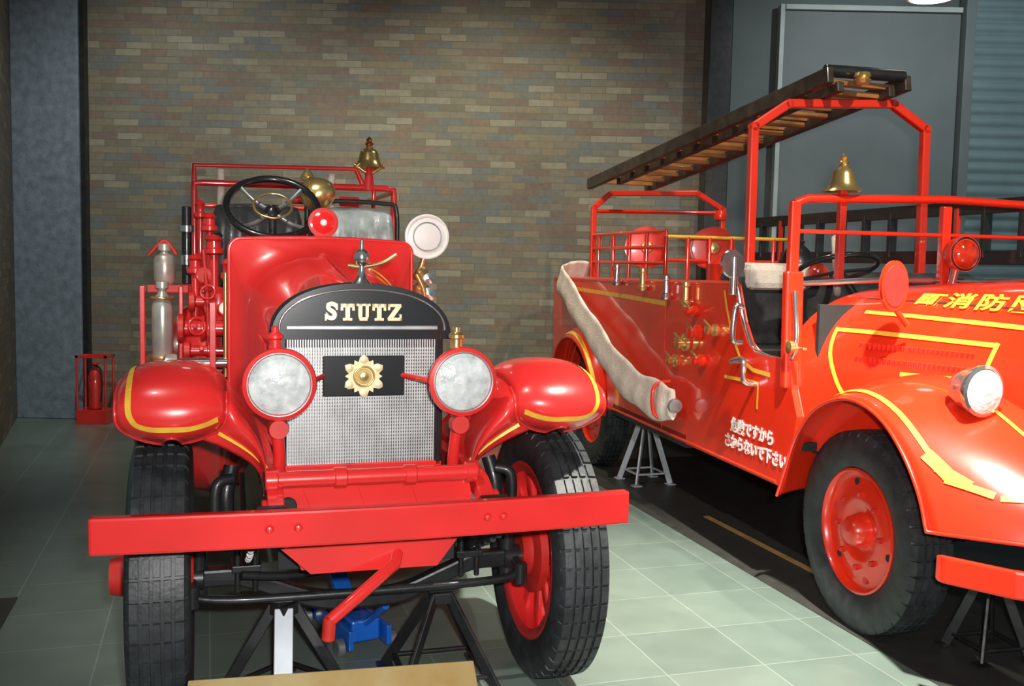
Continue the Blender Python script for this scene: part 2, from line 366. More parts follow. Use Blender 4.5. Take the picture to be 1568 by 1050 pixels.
for sx,n in((-1,'l'),(1,'r')):
    F=ff(sx);CC=(sx*.62,.15,.75)
    grid('front_fender_'+n,F,80,18,RED,S,.006)
    tube('fender_bead_'+n,[F(.5-.5*i/30,.995) for i in range(31)]+[F(0,1-2*i/10) for i in range(1,10)]+[F(.3*i/14,-.995) for i in range(15)],.006,RED,S,smooth=False)
    path=[(.42,.74),(.28,.74),(.19,.74),(.14,.72),(.10,.64),(.075,.40),(.07,.0),(.075,-.4),(.10,-.66),(.14,-.85)]
    P,N=on_surf(F,path,CC)
    strip('fender_stripe_'+n,P,N,.020,GOLD,S,eps=.006)
    A=[];B=[]
    for i in range(3,81):
        u=i/80;p=V(F(u,-1));A.append(p);B.append(V((sx*.345-.01,max(p.y+.07,-.40),.80 if u>.2 else .80+(.2-u)*.15)))
    rr=[]
    for a,b in zip(A,B):
        rr.append([a.lerp(b,t)+V((-sx*.05*math.sin(math.pi*t),0.0,0)) for t in[k/8 for k in range(9)]])
    loft('splash_apron_'+n,rr,RED,S,closed=False,cap=False,ang=60,solid=.004,soff=0)
    q=rr[3];pp=[V(p)+V((-sx*.012,-.004,0)) for p in q]
    strip('apron_stripe_'+n,cat(pp,3),(-sx*.55,-1,.2),.016,GOLD,S,eps=.008)
    box('running_board_'+n,min(sx*.36,sx*.84),max(sx*.36,sx*.84),1.2,3.2,.50,.535,BLKM,S,.005)
    def G(u,v,sx=sx):
        a=math.radians(190-u*200);return (sx*.68+sx*v*.18,4.1+.60*math.cos(a),.52+.60*math.sin(a)-.04*v*v)
    grid('rear_fender_'+n,G,30,8,RED,S,.008)
def arch(w,z0,z1,n=28,ex=2.2,cx=-.015):
    return [(cx+w*(1 if math.cos(a)>0 else -1)*abs(math.cos(a))**(2/ex),z0+(z1-z0)*abs(math.sin(a))**(2/ex)) for a in[math.pi*i/n for i in range(n+1)]]
prism_y('radiator_header',arch(.295,1.305,1.472),-.145,.0,BLACK,S,.012)
prism_y('radiator_header_base',[(-.285,1.27),(.255,1.27),(.278,1.325),(-.308,1.325)],-.12,0,BLACK,S,.006)
box('header_trim',-.275,.245,-.15,-.13,1.325,1.340,STEEL,S,.003)
a=[(x,-.150,z) for x,z in arch(.283,1.325,1.463)]
tube('header_edge',a,.004,CHROME,S,smooth=False)
box('radiator_back',-.275,.245,-.10,-.02,.85,1.335,STEEL,S,0)
boxes('radiator_fins',[(-.27+i*.0086,-.27+i*.0086+.0042,-.122,-.10,.86,1.33) for i in range(60)],TIN,S)
boxes('radiator_tubes',[(-.27,.243,-.112,-.10,.87+i*.012,.876+i*.012) for i in range(38)],TIN,S)
for x0,x1,n in((-.300,-.27,'l'),(.243,.270,'r')):box('radiator_side_'+n,x0,x1,-.130,0,.84,1.30,BLACK,S,.006)
box('radiator_foot',-.30,.27,-.13,0,.83,.86,RED,S,.005)
LT=[];X0=-.148;Z0=1.357;H=.058
def lb(x0,x1,z0,z1,o):LT.append((X0+o+x0,X0+o+x1,-.153,-.146,Z0+z0,Z0+z1))
def lT(o):
    lb(0,.048,.045,.058,o);lb(.016,.032,0,.058,o);lb(.008,.040,0,.009,o);lb(0,.009,.034,.058,o);lb(.039,.048,.034,.058,o)
lT(.054);lT(.162)
o_=.108
lb(.006,.020,.012,.058,o_);lb(.031,.042,.012,.058,o_);lb(0,.025,.050,.058,o_);lb(.025,.048,.050,.058,o_);lb(.010,.038,0,.012,o_);lb(.008,.014,.006,.014,o_);lb(.034,.040,.006,.014,o_)
o_=.216
lb(0,.046,.047,.058,o_);lb(0,.048,0,.011,o_);lb(0,.008,.036,.058,o_);lb(.040,.048,0,.022,o_)
boxes('maker_letters',LT,GILT,S,.001)
prism_y('letter_z_bar',[(X0+o_,Z0+.008),(X0+o_+.016,Z0+.008),(X0+o_+.046,Z0+.050),(X0+o_+.030,Z0+.050)],-.153,-.146,GILT,S,.001)
text('letter_s','S',.080,(X0+.023,-.149,Z0+.0295),(math.pi/2,0,0),GILT,S,.003,.0035,.95)
boxes('letter_s_serifs',[(X0+.038,X0+.045,-.153,-.146,Z0+.036,Z0+.058),(X0+.001,X0+.008,-.153,-.146,Z0,Z0+.022)],GILT,S,.001)
box('badge_plate',-.15,.13,-.137,-.122,1.095,1.235,BLACK,S,.003)
vs=[]
for i in range(36):
    a=2*math.pi*i/36+math.pi/2;r=(.072,.064,.048,.060,.048,.064)[i%6];vs.append((-.012+r*math.cos(a),1.165+r*math.sin(a)))
prism_y('badge_star',vs,-.148,-.137,GILT,S,.002)
for k in range(6):
    a=k*math.pi/3+math.pi/2;lathe('badge_lobe',[(.014,0),(.014,.004),(.006,.007),(0,.007)],(-.012+.058*math.cos(a),-.148,1.165+.058*math.sin(a)),(0,-1,0),GILT,S,12)
torus('badge_ring',(-.012,-.149,1.165),(0,1,0),.034,.004,BRASS,S)
lathe('badge_boss',[(.028,0),(.026,.004),(.016,.004),(.014,.008),(0,.010)],(-.012,-.148,1.165),(0,-1,0),BRASS,S,24)
lathe('radiator_cap',[(.035,0),(.035,.02),(.025,.03),(.018,.04),(.012,.06),(.012,.08),(.022,.09),(.028,.11),(.022,.13),(.008,.14),(.006,.17),(0,.175)],(-.012,-.07,1.462),(0,0,1),CHROME,S,24)
tube('cap_wings',[(-.06,-.07,1.545),(-.012,-.07,1.54),(.06,-.07,1.555),(.11,-.07,1.585)],.007,BRASS,S)
def secr(w,zb,zt,rx,rz,y,cx=-.02,cr=.012):
    L=[]
    for i in range(6):L.append((cx+w,y,zb+(zt-rz-zb)*i/6))
    for i in range(13):
        a=math.pi/2*i/12;L.append((cx+w-rx+rx*math.cos(a),y,zt-rz+rz*math.sin(a)))
    for i in range(1,6):
        t=i/6;L.append((cx+(w-rx)*(1-2*t),y,zt+cr*math.sin(math.pi*t)))
    for i in range(13):
        a=math.pi/2*(1-i/12);L.append((cx-w+rx-rx*math.cos(a),y,zt-rz+rz*math.sin(a)))
    for i in range(6):L.append((cx-w,y,zb+(zt-rz-zb)*(5-i)/6))
    return L
HS=[(.270,.86,1.45,.265,.16,-.02),(.290,.86,1.485,.28,.18,.35),(.31,.86,1.53,.29,.21,.75),(.322,.86,1.55,.30,.22,.92),(.330,.86,1.563,.29,.22,.99),(.345,.86,1.58,.27,.20,1.035),(.370,.86,1.60,.20,.16,1.065),(.395,.86,1.625,.10,.09,1.082),(.412,.86,1.643,.055,.05,1.09),(.415,.86,1.647,.055,.05,1.12),(.415,.86,1.647,.055,.05,1.34)]
loft('bonnet',[secr(*h) for h in HS],RED,S,closed=True,ang=60)
sr=secr(.326,.86,1.557,.295,.22,.955)
strip('bonnet_stripe',[V(p) for p in sr[7:15]],[V((p[0]+.02,-.2,(p[2]-1.25))) for p in sr[7:15]],.016,GOLD,S,eps=.006)
tube('scuttle_bead',[V(p)+V((0,-.004,0)) for p in secr(.414,.86,1.646,.055,.05,1.10)],.009,RED,S,smooth=False)
tube('bonnet_hinge',[(-.015,-.01,1.463),(-.015,.92,1.565)],.006,REDM,S,smooth=False)
for sx in(-1,1):
    boxes('bonnet_louvres',[(sx*.305-.02-.004,sx*.305-.02+.004,.15+i*.05,.17+i*.05,1.0,1.25) for i in range(13)],RED,S,.002)
box('dash_board',-.42,.38,1.33,1.36,.86,1.60,DARKIN,S)
for x,n in((-.310,'l'),(.285,'r')):
    k=.86
    lathe('headlamp_shell_'+n,[(a*k,b*k) for a,b in[(0,.17),(.03,.165),(.07,.13),(.10,.07),(.115,.02),(.132,.0),(.136,-.02),(.132,-.035),(.118,-.04),(.114,-.03)]],(x,-.34,1.168),(0,1,0),RED,S,44)
    lathe('headlamp_lens_'+n,[(a*k,b*k) for a,b in[(.0,-.052),(.05,-.047),(.09,-.039),(.114,-.028),(.114,-.02),(0,-.02)]],(x,-.34,1.168),(0,1,0),LENS,S,44)
    torus('headlamp_rim_'+n,(x,-.34-.030,1.168),(0,1,0),.0995,.004,STEEL,S)
    lathe('lamp_vent_'+n,[(.020,0),(.020,.03),(.027,.035),(.027,.045),(.012,.055),(.012,.07),(0,.075)],(x-.01,-.30,1.275),(0,0,1),RED if n=='l' else BRASS,S,20)
    tube('lamp_post_'+n,[(x,-.28,1.06),(x,-.28,1.0),(x*.98,-.27,.92),(x*.98,-.25,.84)],.02,RED,S)
    lathe('lamp_yoke_'+n,[(.0,0),(.03,.0),(.035,.02),(.03,.05),(0,.05)],(x,-.29,1.02),(0,-1,0),REDM,S,24)
    s=1 if x<0 else -1
    cyl('lamp_bar_'+n,(x+s*.10,-.28,1.165),(x+s*.16,-.13,1.165),.010,RED,S)
wc=V((-.225,1.42,1.805));wa=V((0,-.68,.73)).normalized()
torus('steering_wheel_rim',wc,wa,.215,.018,BLACK,S)
uu=wa.cross(V((1,0,0))).normalized()
for k in range(4):
    a=math.pi/4+k*math.pi/2;d=V((1,0,0))*math.cos(a)+uu*math.sin(a)
    tube('steering_spoke_%d'%k,[wc+d*.03-wa*.03,wc+d*.12-wa*.03,wc+d*.21],.011,STEEL,S)
lathe('steering_hub',[(.04,-.05),(.04,-.02),(.02,0),(0,.005)],wc,wa,BLACK,S,20)
torus('throttle_quadrant',wc+wa*.01,wa,.09,.006,BRASS,S)
cyl('steering_column',wc-wa*.02,wc+V((0,-.10,-.9)),.02,BLKM,S)
sp=V((.49,1.22,1.68))
lathe('spotlight_shell',[(0,.13),(.04,.125),(.08,.08),(.10,.03),(.108,0),(.108,-.02),(.100,-.022),(.100,-.012)],sp,(0,1,-.0),WHITE,S,36)
lathe('spotlight_lens',[(0,-.022),(.06,-.020),(.098,-.012)],sp,(0,1,0),WHITE,S,36)
torus('spotlight_ring',sp+V((0,-.02,0)),(0,1,0),.068,.003,STEEL,S)
tube('spotlight_arm',[sp+V((0,.06,-.1)),(.47,1.28,1.52),(.40,1.28,1.42)],.014,BRASS,S)
rl=V((-.01,1.18,1.73))
lathe('red_beacon_shell',[(0,.09),(.04,.08),(.065,.03),(.07,0),(.07,-.01),(.058,-.012)],rl,(0,1,0),REDM,S,30)
lathe('red_beacon_lens',[(0,-.03),(.03,-.025),(.058,-.008)],rl,(0,1,0),REDL,S,30)
lathe('red_beacon_core',[(0,-.036),(.012,-.034),(.016,-.028)],rl,(0,1,0),WHITE,S,16)
cyl('red_beacon_post',rl+V((0,.03,-.06)),(-.01,1.21,1.64),.012,RED,S)
for z,r in((1.46,.032),(1.385,.040),(1.31,.03)):
    lathe('cowl_lamp',[(0,0),(r,.01),(r*1.1,.05),(r*.7,.07),(0,.08)],(.44,1.15,z),(.3,-.2,1),BRASS,S,20)
    lathe('cowl_lamp_face',[(0,.0),(r*.8,.004),(r*.8,.03),(0,.03)],(.48,1.10,z+.02),(.1,1,0),CHROME,S,20)
tube('cowl_pipe',[(.42,1.1,1.5),(.46,1.1,1.4),(.45,1.12,1.25),(.42,1.12,1.1)],.013,BRASS,S)
lathe('siren_body',[(0,0),(.05,.0),(.075,.02),(.085,.06),(.08,.10),(.055,.14),(.03,.16),(0,.165)],(-.05,1.62,1.86),(.75,-.5,.35),BRASS,S,28)
lathe('siren_collar',[(.088,0),(.095,.006),(.095,.02),(.088,.026)],V((-.05,1.62,1.86))+V((.75,-.5,.35)).normalized()*.05,(.75,-.5,.35),BRASS,S,28)
lathe('siren_cap',[(0,0),(.03,.01),(.036,.03),(.024,.05),(.010,.07),(0,.075)],(-.04,1.64,1.945),(0,0,1),BRASS,S,20)
cyl('siren_post',(-.04,1.64,1.3),(-.04,1.64,1.84),.015,BLKM,S)
for x0,x1,n in((-.52,-.49,'l'),(.45,.48,'r')):
    prism_x('cab_side_'+n,[(1.32,.86),(1.32,1.35),(1.45,1.20),(1.75,1.12),(1.95,1.20),(2.1,1.45),(2.5,1.45),(2.5,.86)],x0,x1,RED,S)
box('seat_base',-.50,.46,1.75,2.3,.9,1.28,LEATH,S,.03)
def seatback(n,x0,x1,m):
    rings=[];N=28
    for i in range(N+1):
        t=i/N;x=x0+(x1-x0)*t;e=math.sin(math.pi*t)**.35 if 0<t<1 else .35
        tuft=.014*math.cos(t*math.pi*10)
        zt=1.83+.03*e-(.05 if i in(0,N) else 0)
        rings.append([(x,2.12+tuft-.02*e,1.25),(x,2.10+tuft-.05*e,1.45),(x,2.13+tuft-.05*e,1.65),(x,2.19-.03*e,zt-.03),(x,2.23,zt),(x,2.29,zt-.03),(x,2.30,1.25)])
    loft('seat_back_'+n,rings,m,S,ang=60)
seatback('driver',-.50,-.02,LEATH);seatback('officer',.08,.50,LEATG)
tube('seat_rail',[(.04,2.2,1.60),(.04,2.2,1.84),(.10,2.2,1.885),(.44,2.2,1.885),(.52,2.2,1.84),(.52,2.2,1.5)],.013,BLKM,S)
for x0,x1,n in((-.64,-.61,'l'),(.55,.58,'r')):
    box('bed_side_'+n,x0,x1,2.5,5.0,.86,1.40,RED,S,.006)
box('bed_front',-.64,.58,2.5,2.53,.86,1.45,RED,S);box('bed_rear',-.64,.58,4.97,5.0,.86,1.40,RED,S);box('bed_floor',-.62,.56,2.5,5,.88,.92,REDM,S)
XL,XR=-.60,.575
tube('hoop_lower',[(XL,2.6,1.42),(XL,2.6,1.94),(XL,2.6,1.985),(XL+.05,2.6,1.99),(XR-.05,2.6,2.00),(XR,2.6,1.99),(XR,2.6,1.94),(XR,2.6,1.42)],.020,RED,S,smooth=False)
tube('hoop_upper',[(XL+.0,2.6,1.98),(XL,2.6,2.09),(.34,2.6,2.11),(.38,2.6,2.02)],.016,RED,S,smooth=False)
for x in(XL,XR):
    tube('side_rail',[(x,2.6,1.98),(x,3.8,1.98),(x,4.9,1.97),(x,4.98,1.9),(x,4.98,1.4)],.018,RED,S,smooth=False)
    tube('side_rail_mid',[(x,2.6,1.70),(x,4.98,1.70)],.014,RED,S,smooth=False)
    for y in(3.4,4.2):tube('side_post',[(x,y,1.4),(x,y,1.98)],.015,RED,S,smooth=False)
tube('rear_hoop',[(XL,4.98,1.97),(XR,4.98,1.97)],.018,RED,S,smooth=False)
for x in(-.45,.20):cyl('pike_pole',(x,2.66,1.42),(x,2.66,2.08),.022,CREAM,S)
for x,r in((.30,.03),(.02,.025)):cyl('hoop_clamp',(x-.06,2.6,1.91),(x+.06,2.6,1.91),r,RED,S)
tube('ladder_rest',[(.1,2.6,1.91),(.45,2.6,1.91),(.45,2.6,2.0)],.014,RED,S,smooth=False)
kz=.72
lathe('bell',[(a,b*kz) for a,b in[(0,.185),(.018,.18),(.022,.165),(.045,.15),(.058,.12),(.064,.07),(.078,.03),(.100,.0),(.090,.0),(.06,.04),(.05,.1),(0,.13)]],(.42,2.6,2.12),(0,0,1),BRASS,S,36)
lathe('bell_finial',[(.015,0),(.028,.015),(.015,.03),(.02,.04),(0,.06)],(.42,2.6,2.25),(0,0,1),mat('copper',(.6,.22,.1),.3,.9,0,.1,9),S,18)
tube('bell_bracket',[(.33,2.6,2.14),(.42,2.6,2.09),(.51,2.6,2.14)],.012,BRASS,S)
cyl('bell_post',(.42,2.6,1.98),(.42,2.6,2.12),.035,RED,S,.02)
# left side gear
GE=empty('side_gear');GE.parent=S;GE.location=(.055,0,-.01)
def extg(x,y,z0,h,r,m,n):
    lathe('tank_'+n,[(r*.8,0),(r,.02),(r,h*.75),(r*.85,h*.88),(r*.4,h*.96),(r*.35,h),(r*.6,h+.01),(r*.6,h+.04),(0,h+.05)],(x,y,z0),(0,0,1),m,GE,28)
SILV=mat('silvered_tank',(.62,.64,.56),.25,.6,0,.2,10)
DULL=mat('tarnished_nickel',(.55,.50,.42),.35,.5,0,.3,12)
extg(-.80,1.75,1.02,.38,.052,SILV,'a')
extg(-.80,2.05,1.42,.17,.055,DULL,'b')
tube('tank_handle',[(-.88,2.05,1.57),(-.80,2.05,1.65),(-.74,2.05,1.58)],.010,REDM,GE)
for z in(1.06,1.36):torus('tank_band',(-.80,1.75,z),(0,0,1),.054,.008,BRASS,GE)
box('gear_frame_a',-.905,-.88,1.70,1.76,.55,1.42,RED,GE)
box('gear_frame_b',-.72,-.70,1.70,1.76,.95,1.42,RED,GE)
box('gear_shelf',-.90,-.50,1.6,2.3,1.0,1.03,RED,GE)
box('gear_shelf_top',-.88,-.60,1.9,2.3,1.38,1.42,REDM,GE)
for zz,yy,rr_,xx in((1.12,1.45,.030,-.66),(1.22,1.55,.048,-.69),(1.345,1.7,.036,-.64)):
    cyl('discharge_pipe',(xx-.02,yy,zz),(-.44,yy,zz),rr_*.8,RED,GE)
    lathe('pipe_flange',[(rr_*1.2,0),(rr_*1.5,.006),(rr_*1.5,.03),(rr_*1.2,.035)],(xx,yy,zz),(-1,0,0),REDM,GE,24)
    lathe('pipe_flange_b',[(rr_*1.1,0),(rr_*1.35,.006),(rr_*1.35,.02),(rr_*1.1,.025)],(xx+.10,yy,zz),(-1,0,0),RED,GE,24)
    cyl('valve_stem',(xx+.05,yy-.10,zz+.02),(xx+.05,yy,zz),.012,RED,GE)
torus('valve_handwheel',(-.63,1.42,1.24),(.5,-1,.2),.040,.008,RED,GE)
torus('valve_handwheel',(-.58,1.50,1.40),(-.3,-1,.4),.034,.007,RED,GE)
lathe('pump_body',[(.10,0),(.13,.02),(.13,.22),(.10,.26),(.06,.28),(.06,.34),(.08,.35),(.08,.38),(0,.38)],(-.60,1.85,1.04),(0,0,1),RED,GE,32)
lathe('air_chamber',[(.03,0),(.06,.02),(.075,.08),(.06,.15),(.02,.18),(0,.185)],(-.53,1.62,1.24),(0,0,1),RED,GE,28)
cyl('suction_pipe',(-.72,1.35,1.07),(-.45,1.35,1.07),.026,CHROME,GE)
lathe('suction_cap',[(.04,0),(.045,.01),(.045,.05),(.03,.06),(0,.06)],(-.72,1.35,1.07),(-1,0,0),DULL,GE,24)
cyl('gauge_column',(-.69,2.2,1.42),(-.69,2.2,1.84),.026,BLKM,GE);cyl('gauge_column_top',(-.69,2.2,1.70),(-.69,2.2,1.74),.04,CHROME,GE);cyl('gauge_column_low',(-.69,2.2,1.52),(-.69,2.2,1.58),.036,CHROME,GE)
for i,(x,y,z0,z1) in enumerate([(-.62,2.3,1.3,1.80),(-.57,2.0,1.3,1.72),(-.55,1.8,1.25,1.60),(-.49,1.50,1.0,1.48),(-.64,1.72,1.2,1.50)]):
    cyl('stand_pipe_%d'%i,(x,y,z0),(x,y,z1),.016+.004*(i%3),RED if i%2==0 else REDM,GE)
    k=.7+.25*(i%3)
    lathe('valve_%d'%i,[(.03*k,0),(.045*k,.01),(.045*k,.03),(.03*k,.04),(.03*k,.07),(.04*k,.08),(.02*k,.10),(0,.105)],(x,y,z1-.02),(0,0,1),RED,GE,20)
for i,(x,y,z) in enumerate([(-.60,1.62,1.48),(-.50,1.42,1.33)]):
    lathe('gauge_%d'%i,[(0,.02),(.035,.02),(.038,0),(.038,-.012),(.030,-.014),(.030,-.008),(0,-.008)],(x,y-.05,z),(.1,1,0),RED,GE,22)
    lathe('gauge_face_%d'%i,[(0,-.010),(.029,-.010),(.029,-.006)],(x,y-.051,z),(.1,1,0),DULL if i else REDM,GE,22)
cyl('brass_rod',(-.50,1.36,1.0),(-.50,1.36,1.50),.012,BRASS,GE)
tube('brake_lever',[(-.58,1.5,.9),(-.58,1.52,1.3),(-.60,1.6,1.6)],.011,REDM,GE)
# ================================================================ jack stands
def jackstand(name,loc,h,m,spread=.16,yaw=0,fm=None):
    e=empty(name,loc,yaw)
    for k in range(4):
        a=math.pi/4+k*math.pi/2;d=V((math.cos(a),math.sin(a),0))
        beam('leg_%d'%k,d*spread+V((0,0,.012)),d*.035+V((0,0,h-.03)),.065 if(fm and k==2) else .04,.014,fm if(fm and k==2) else m,e,up=(-d.y,d.x,0) if not(fm and k==2) else (d.x,d.y,0))
    for k in range(4):
        a=math.pi/4+k*math.pi/2;b=a+math.pi/2;f=.82
        beam('brace_%d'%k,V((math.cos(a),math.sin(a),0))*spread*f+V((0,0,h*.16)),V((math.cos(b),math.sin(b),0))*spread*f+V((0,0,h*.16)),.02,.012,m,e)
    box('collar',-.04,.04,-.04,.04,h-.06,h-.02,m,e);box('saddle',-.05,.05,-.025,.025,h-.02,h,m,e)
    boxes('feet',[(math.cos(a)*spread-.03,math.cos(a)*spread+.03,math.sin(a)*spread-.03,math.sin(a)*spread+.03,0,.012) for a in[math.pi/4+k*math.pi/2 for k in range(4)]],m,e)
    return e
def wl(px,py,M=(-.538,3.547,17)):
    c,s=math.cos(math.radians(M[2])),math.sin(math.radians(M[2]));return (M[0]+c*px-s*py,M[1]+s*px+c*py,0)
SB=mat('pale_grey_paint',(.5,.55,.58),.4,.2,.2,.1,9)
jackstand('jack_stand',wl(-.27,-.02),.365,BLKM,.22,57,SB)
jackstand('jack_stand',wl(.30,-.02),.365,BLKM,.25,17)
jackstand('jack_stand',(.98,7.1,0),.50,SB,.19,20)
jackstand('jack_stand',(1.98,3.98,0),.36,BLKM,.16,13)
J=empty('trolley_jack',(-.66,4.05,0),30)
boxes('side_plates',[(-.09,-.07,-.25,.25,.03,.11),(.07,.09,-.25,.25,.03,.11)],BLUE,J,.004)
box('ram_block',-.06,.06,-.2,0,.04,.13,BLUE,J,.01)
beam('lift_arm',(0,-.05,.10),(0,.2,.26),.07,.035,BLUE,J);lathe('jack_saddle',[(.05,0),(.06,.02),(.05,.03),(0,.03)],(0,.2,.27),(0,0,1),STEEL,J,20)
for x in(-.11,.11):
    for y in(-.2,.2):cyl('wheel',(x-.015,y,.035),(x+.015,y,.035),.035,STEEL,J)
tube('pump_handle',[(0,-.2,.12),(0,-.40,.25)],.014,BLUE,J,smooth=False)
B=empty('information_board',(-.475,2.80,0),17-4)
mesh('board',[(-.43,-.16,.21),(.40,-.16,.21),(.40,.05,.335),(-.43,.05,.335),(-.43,-.16,.235),(.40,-.16,.235),(.40,.05,.360),(-.43,.05,.360)],BF,PLY,B,bevel=.004)
for x in(-.36,.32):
    cyl('post',(x,.0,.012),(x,.0,.31),.016,STEEL,B);box('foot',x-.03,x+.03,-.14,.14,0,.014,STEEL,B)
E=empty('fire_extinguisher_stand',(-3.84,9.13,0),0)
box('base',-.14,.14,-.1,.1,0,.13,RED,E)
for x in(-.13,.13):
    for y in(-.09,.09):cyl('post',(x,y,.1),(x,y,.62),.010,RED,E)
boxes('top_frame',[(-.14,.14,-.1,-.08,.61,.63),(-.14,.14,.08,.1,.61,.63),(-.14,-.12,-.1,.1,.61,.63),(.12,.14,-.1,.1,.61,.63)],RED,E)
lathe('cylinder',[(.05,0),(.06,.01),(.06,.30),(.045,.35),(.02,.37),(.02,.40),(.03,.41),(.03,.43),(0,.44)],(0,0,.13),(0,0,1),REDM,E,24)
tube('discharge_hose',[(.0,-.02,.54),(.07,-.05,.5),(.08,-.05,.35),(.07,-.05,.2)],.009,BLKM,E)
# ================================================================ RIGHT FIRE ENGINE
T=empty('vintage_fire_engine',(2.28,4.42,0),13.5)
def discwheel(n,x,y,s):
    w=empty('wheel_'+n);w.parent=T;w.location=(x,y,.438)
    tyre('tyre',(0,0,0),.438,.20,.270,w,40,.011)
    q=.93
    lathe('rim_disc',[(a*q,b) for a,b in[(.292,-.08),(.292,.080),(.282,.084),(.272,.076),(.264,.050),(.240,.045),(.205,.055),(.150,.062),(.130,.058),(.11,.045),(.085,.045),(.08,.06),(.07,.10),(.055,.115),(.0,.12)]],(0,0,0),(s,0,0),REDT,w,52)
    for k in range(8):
        a=k*math.pi/4;lathe('wheel_nut_%d'%k,[(.013,0),(.013,.020),(.006,.025),(0,.025)],(s*.056,.160*math.cos(a),.160*math.sin(a)),(s,0,0),REDM,w,6)
    for k in range(6):
        a=k*math.pi/3+.3;lathe('hand_hole_%d'%k,[(.016,0),(.016,.003),(0,.003)],(s*.050,.212*math.cos(a),.212*math.sin(a)),(s,0,0),DARKIN if k%2 else REDM,w,20)
discwheel('front_a',-.72,0,-1);discwheel('front_b',.72,0,1);discwheel('rear_a',-.76,3.6,-1);discwheel('rear_b',.76,3.6,1)
cyl('front_axle',(-.62,0,.42),(.62,0,.42),.05,BLKM,T);cyl('rear_axle',(-.65,3.6,.455),(.65,3.6,.455),.07,BLKM,T)
for x in(-.38,.34):box('frame_rail',x,x+.06,-.85,4.6,.52,.66,BLKM,T,.005)
arc=[(3.6+.53*math.cos(a),.50+.53*math.sin(a)) for a in[math.pi-(math.pi)*i/16 for i in range(17)]]
side=[(.50,.53),(.40,.70),(.36,.88),(.42,1.0),(.44,1.13),(.78,1.13),(.88,1.18),(.96,1.28),(1.01,1.38),(1.05,1.47),(1.25,1.47),(2.0,1.455),(4.5,1.43),(4.5,.62),(4.13,.60)]
side=side+[p for p in arc[::-1]]+[(3.05,.53)]
for sx,n in((-1,'l'),(1,'r')):
    x0=sx*.90;x1=sx*.86
    prism_x('body_side_'+n,side,min(x0,x1),max(x0,x1),REDT,T,.004)
    tube('body_top_bead_'+n,[(sx*.89,1.05,1.475),(sx*.89,2,1.46),(sx*.89,4.48,1.435)],.018,REDT,T,smooth=False)
    tube('body_low_bead_'+n,[(sx*.90,.52,.54),(sx*.90,3.04,.54)],.008,REDT,T,smooth=False)
    tube('body_seam_'+n,[(sx*.901,1.98,.56),(sx*.901,1.98,1.44)],.004,REDM,T,smooth=False)
    tube('door_edge_'+n,[(sx*.885,.45,1.46),(sx*.885,.44,1.15),(sx*.885,.78,1.14),(sx*.885,.88,1.19),(sx*.885,.96,1.29),(sx*.885,1.01,1.39),(sx*.885,1.05,1.47)],.012,CHROME if n=='l' else REDT,T)
    strip('door_stripe_'+n,[(sx*.90,y,z) for y,z in[(1.16,1.44),(1.12,1.34),(1.04,1.20),(.94,1.09),(.80,1.05),(.62,1.045)]],(sx,0,0),.022,GOLD,T)
    strip('bed_stripe_'+n,[(sx*.90,y,z) for y,z in[(1.95,1.33),(2.6,1.345),(4.4,1.37)]],(sx,0,0),.03,GOLD,T)
    strip('low_stripe_'+n,[(sx*.90,y,z) for y,z in[(1.12,.98),(.8,.99),(.74,.99),(.74,.86)]],(sx,0,0),.018,GOLD,T)
    def G(u,v,sx=sx):
        a=math.pi*(1.02-1.04*u);w=.13*(1-.35*abs(2*u-1)**3)
        return (sx*.90+sx*(v+1)/2*w,3.6+(.56)*math.cos(a),.50+(.58-.09*((v+1)/2)**2)*math.sin(a))
    grid('rear_fender_'+n,G,40,10,REDT,T,.008)
    P,N=on_surf(G,[(.02,.55),(.25,.55),(.5,.55),(.75,.55),(.98,.55)],(sx*.8,3.6,.5),10)
    strip('rear_fender_stripe_'+n,P,N,.03,GOLD,T,eps=.007)
box('bed_floor',-.86,.86,1.3,4.5,1.10,1.14,REDM,T);box('bed_back',-.88,.88,4.46,4.5,.62,1.43,REDT,T)
box('bed_bulkhead',-.86,.86,1.45,1.49,.9,1.47,REDT,T);box('cab_floor',-.86,.86,.35,1.45,.72,.76,DARKIN,T)
box('firewall',-.78,.78,.40,.43,.7,1.40,DARKIN,T)
box('rear_step',-.85,.85,4.5,4.8,.50,.54,REDT,T)
box('seat_cushion',-.80,.80,.95,1.42,.98,1.14,LEATH,T,.03);box('seat_back',-.80,.80,1.33,1.47,1.1,1.55,LEATH,T,.04)
box('seat_cover',-.70,-.30,1.28,1.50,1.44,1.59,CREAM,T,.04)
text('side_notice_a','危険ですから',.078,(-.903,.79,.735),(math.pi/2,0,-math.pi/2),WHITE,T,.001,.0026)
text('side_notice_b','さわらないで下さい',.078,(-.903,.76,.645),(math.pi/2,0,-math.pi/2),WHITE,T,.001,.0026,.95)
HW=[(.56,.90),(.50,.88),(.39,.81),(.2,.725),(0,.64),(-.38,.50),(-.8,.40),(-1.08,.35)]
def hw(y):
    for (a,wa_),(b,wb) in zip(HW,HW[1:]):
        if a>=y>=b:return wa_+(wb-wa_)*(a-y)/(a-b)
    return HW[-1][1] if y<HW[-1][0] else HW[0][1]
def hzt(y):return 1.49+.05*math.sin(math.pi*min(1,max(0,(.56-y)/1.9)))
EX=3.2;ZB=.72
def hx(y,z):
    r=(z-ZB)/(hzt(y)-ZB);return hw(y)*(max(0,1-r**EX))**(1/EX)
def sec(w,zb,zt,ex,y,cx=-.02,n=32):
    return [(cx+w*(1 if math.cos(a)>0 else -1)*abs(math.cos(a))**(2/ex),y,zb+(zt-zb)*abs(math.sin(a))**(2/ex)) for a in[math.pi*i/n for i in range(n+1)]]
rings=[]
for i in range(24):
    y=.56-i/23*1.66;rings.append(sec(hw(y),ZB,hzt(y),EX,y,0,40))
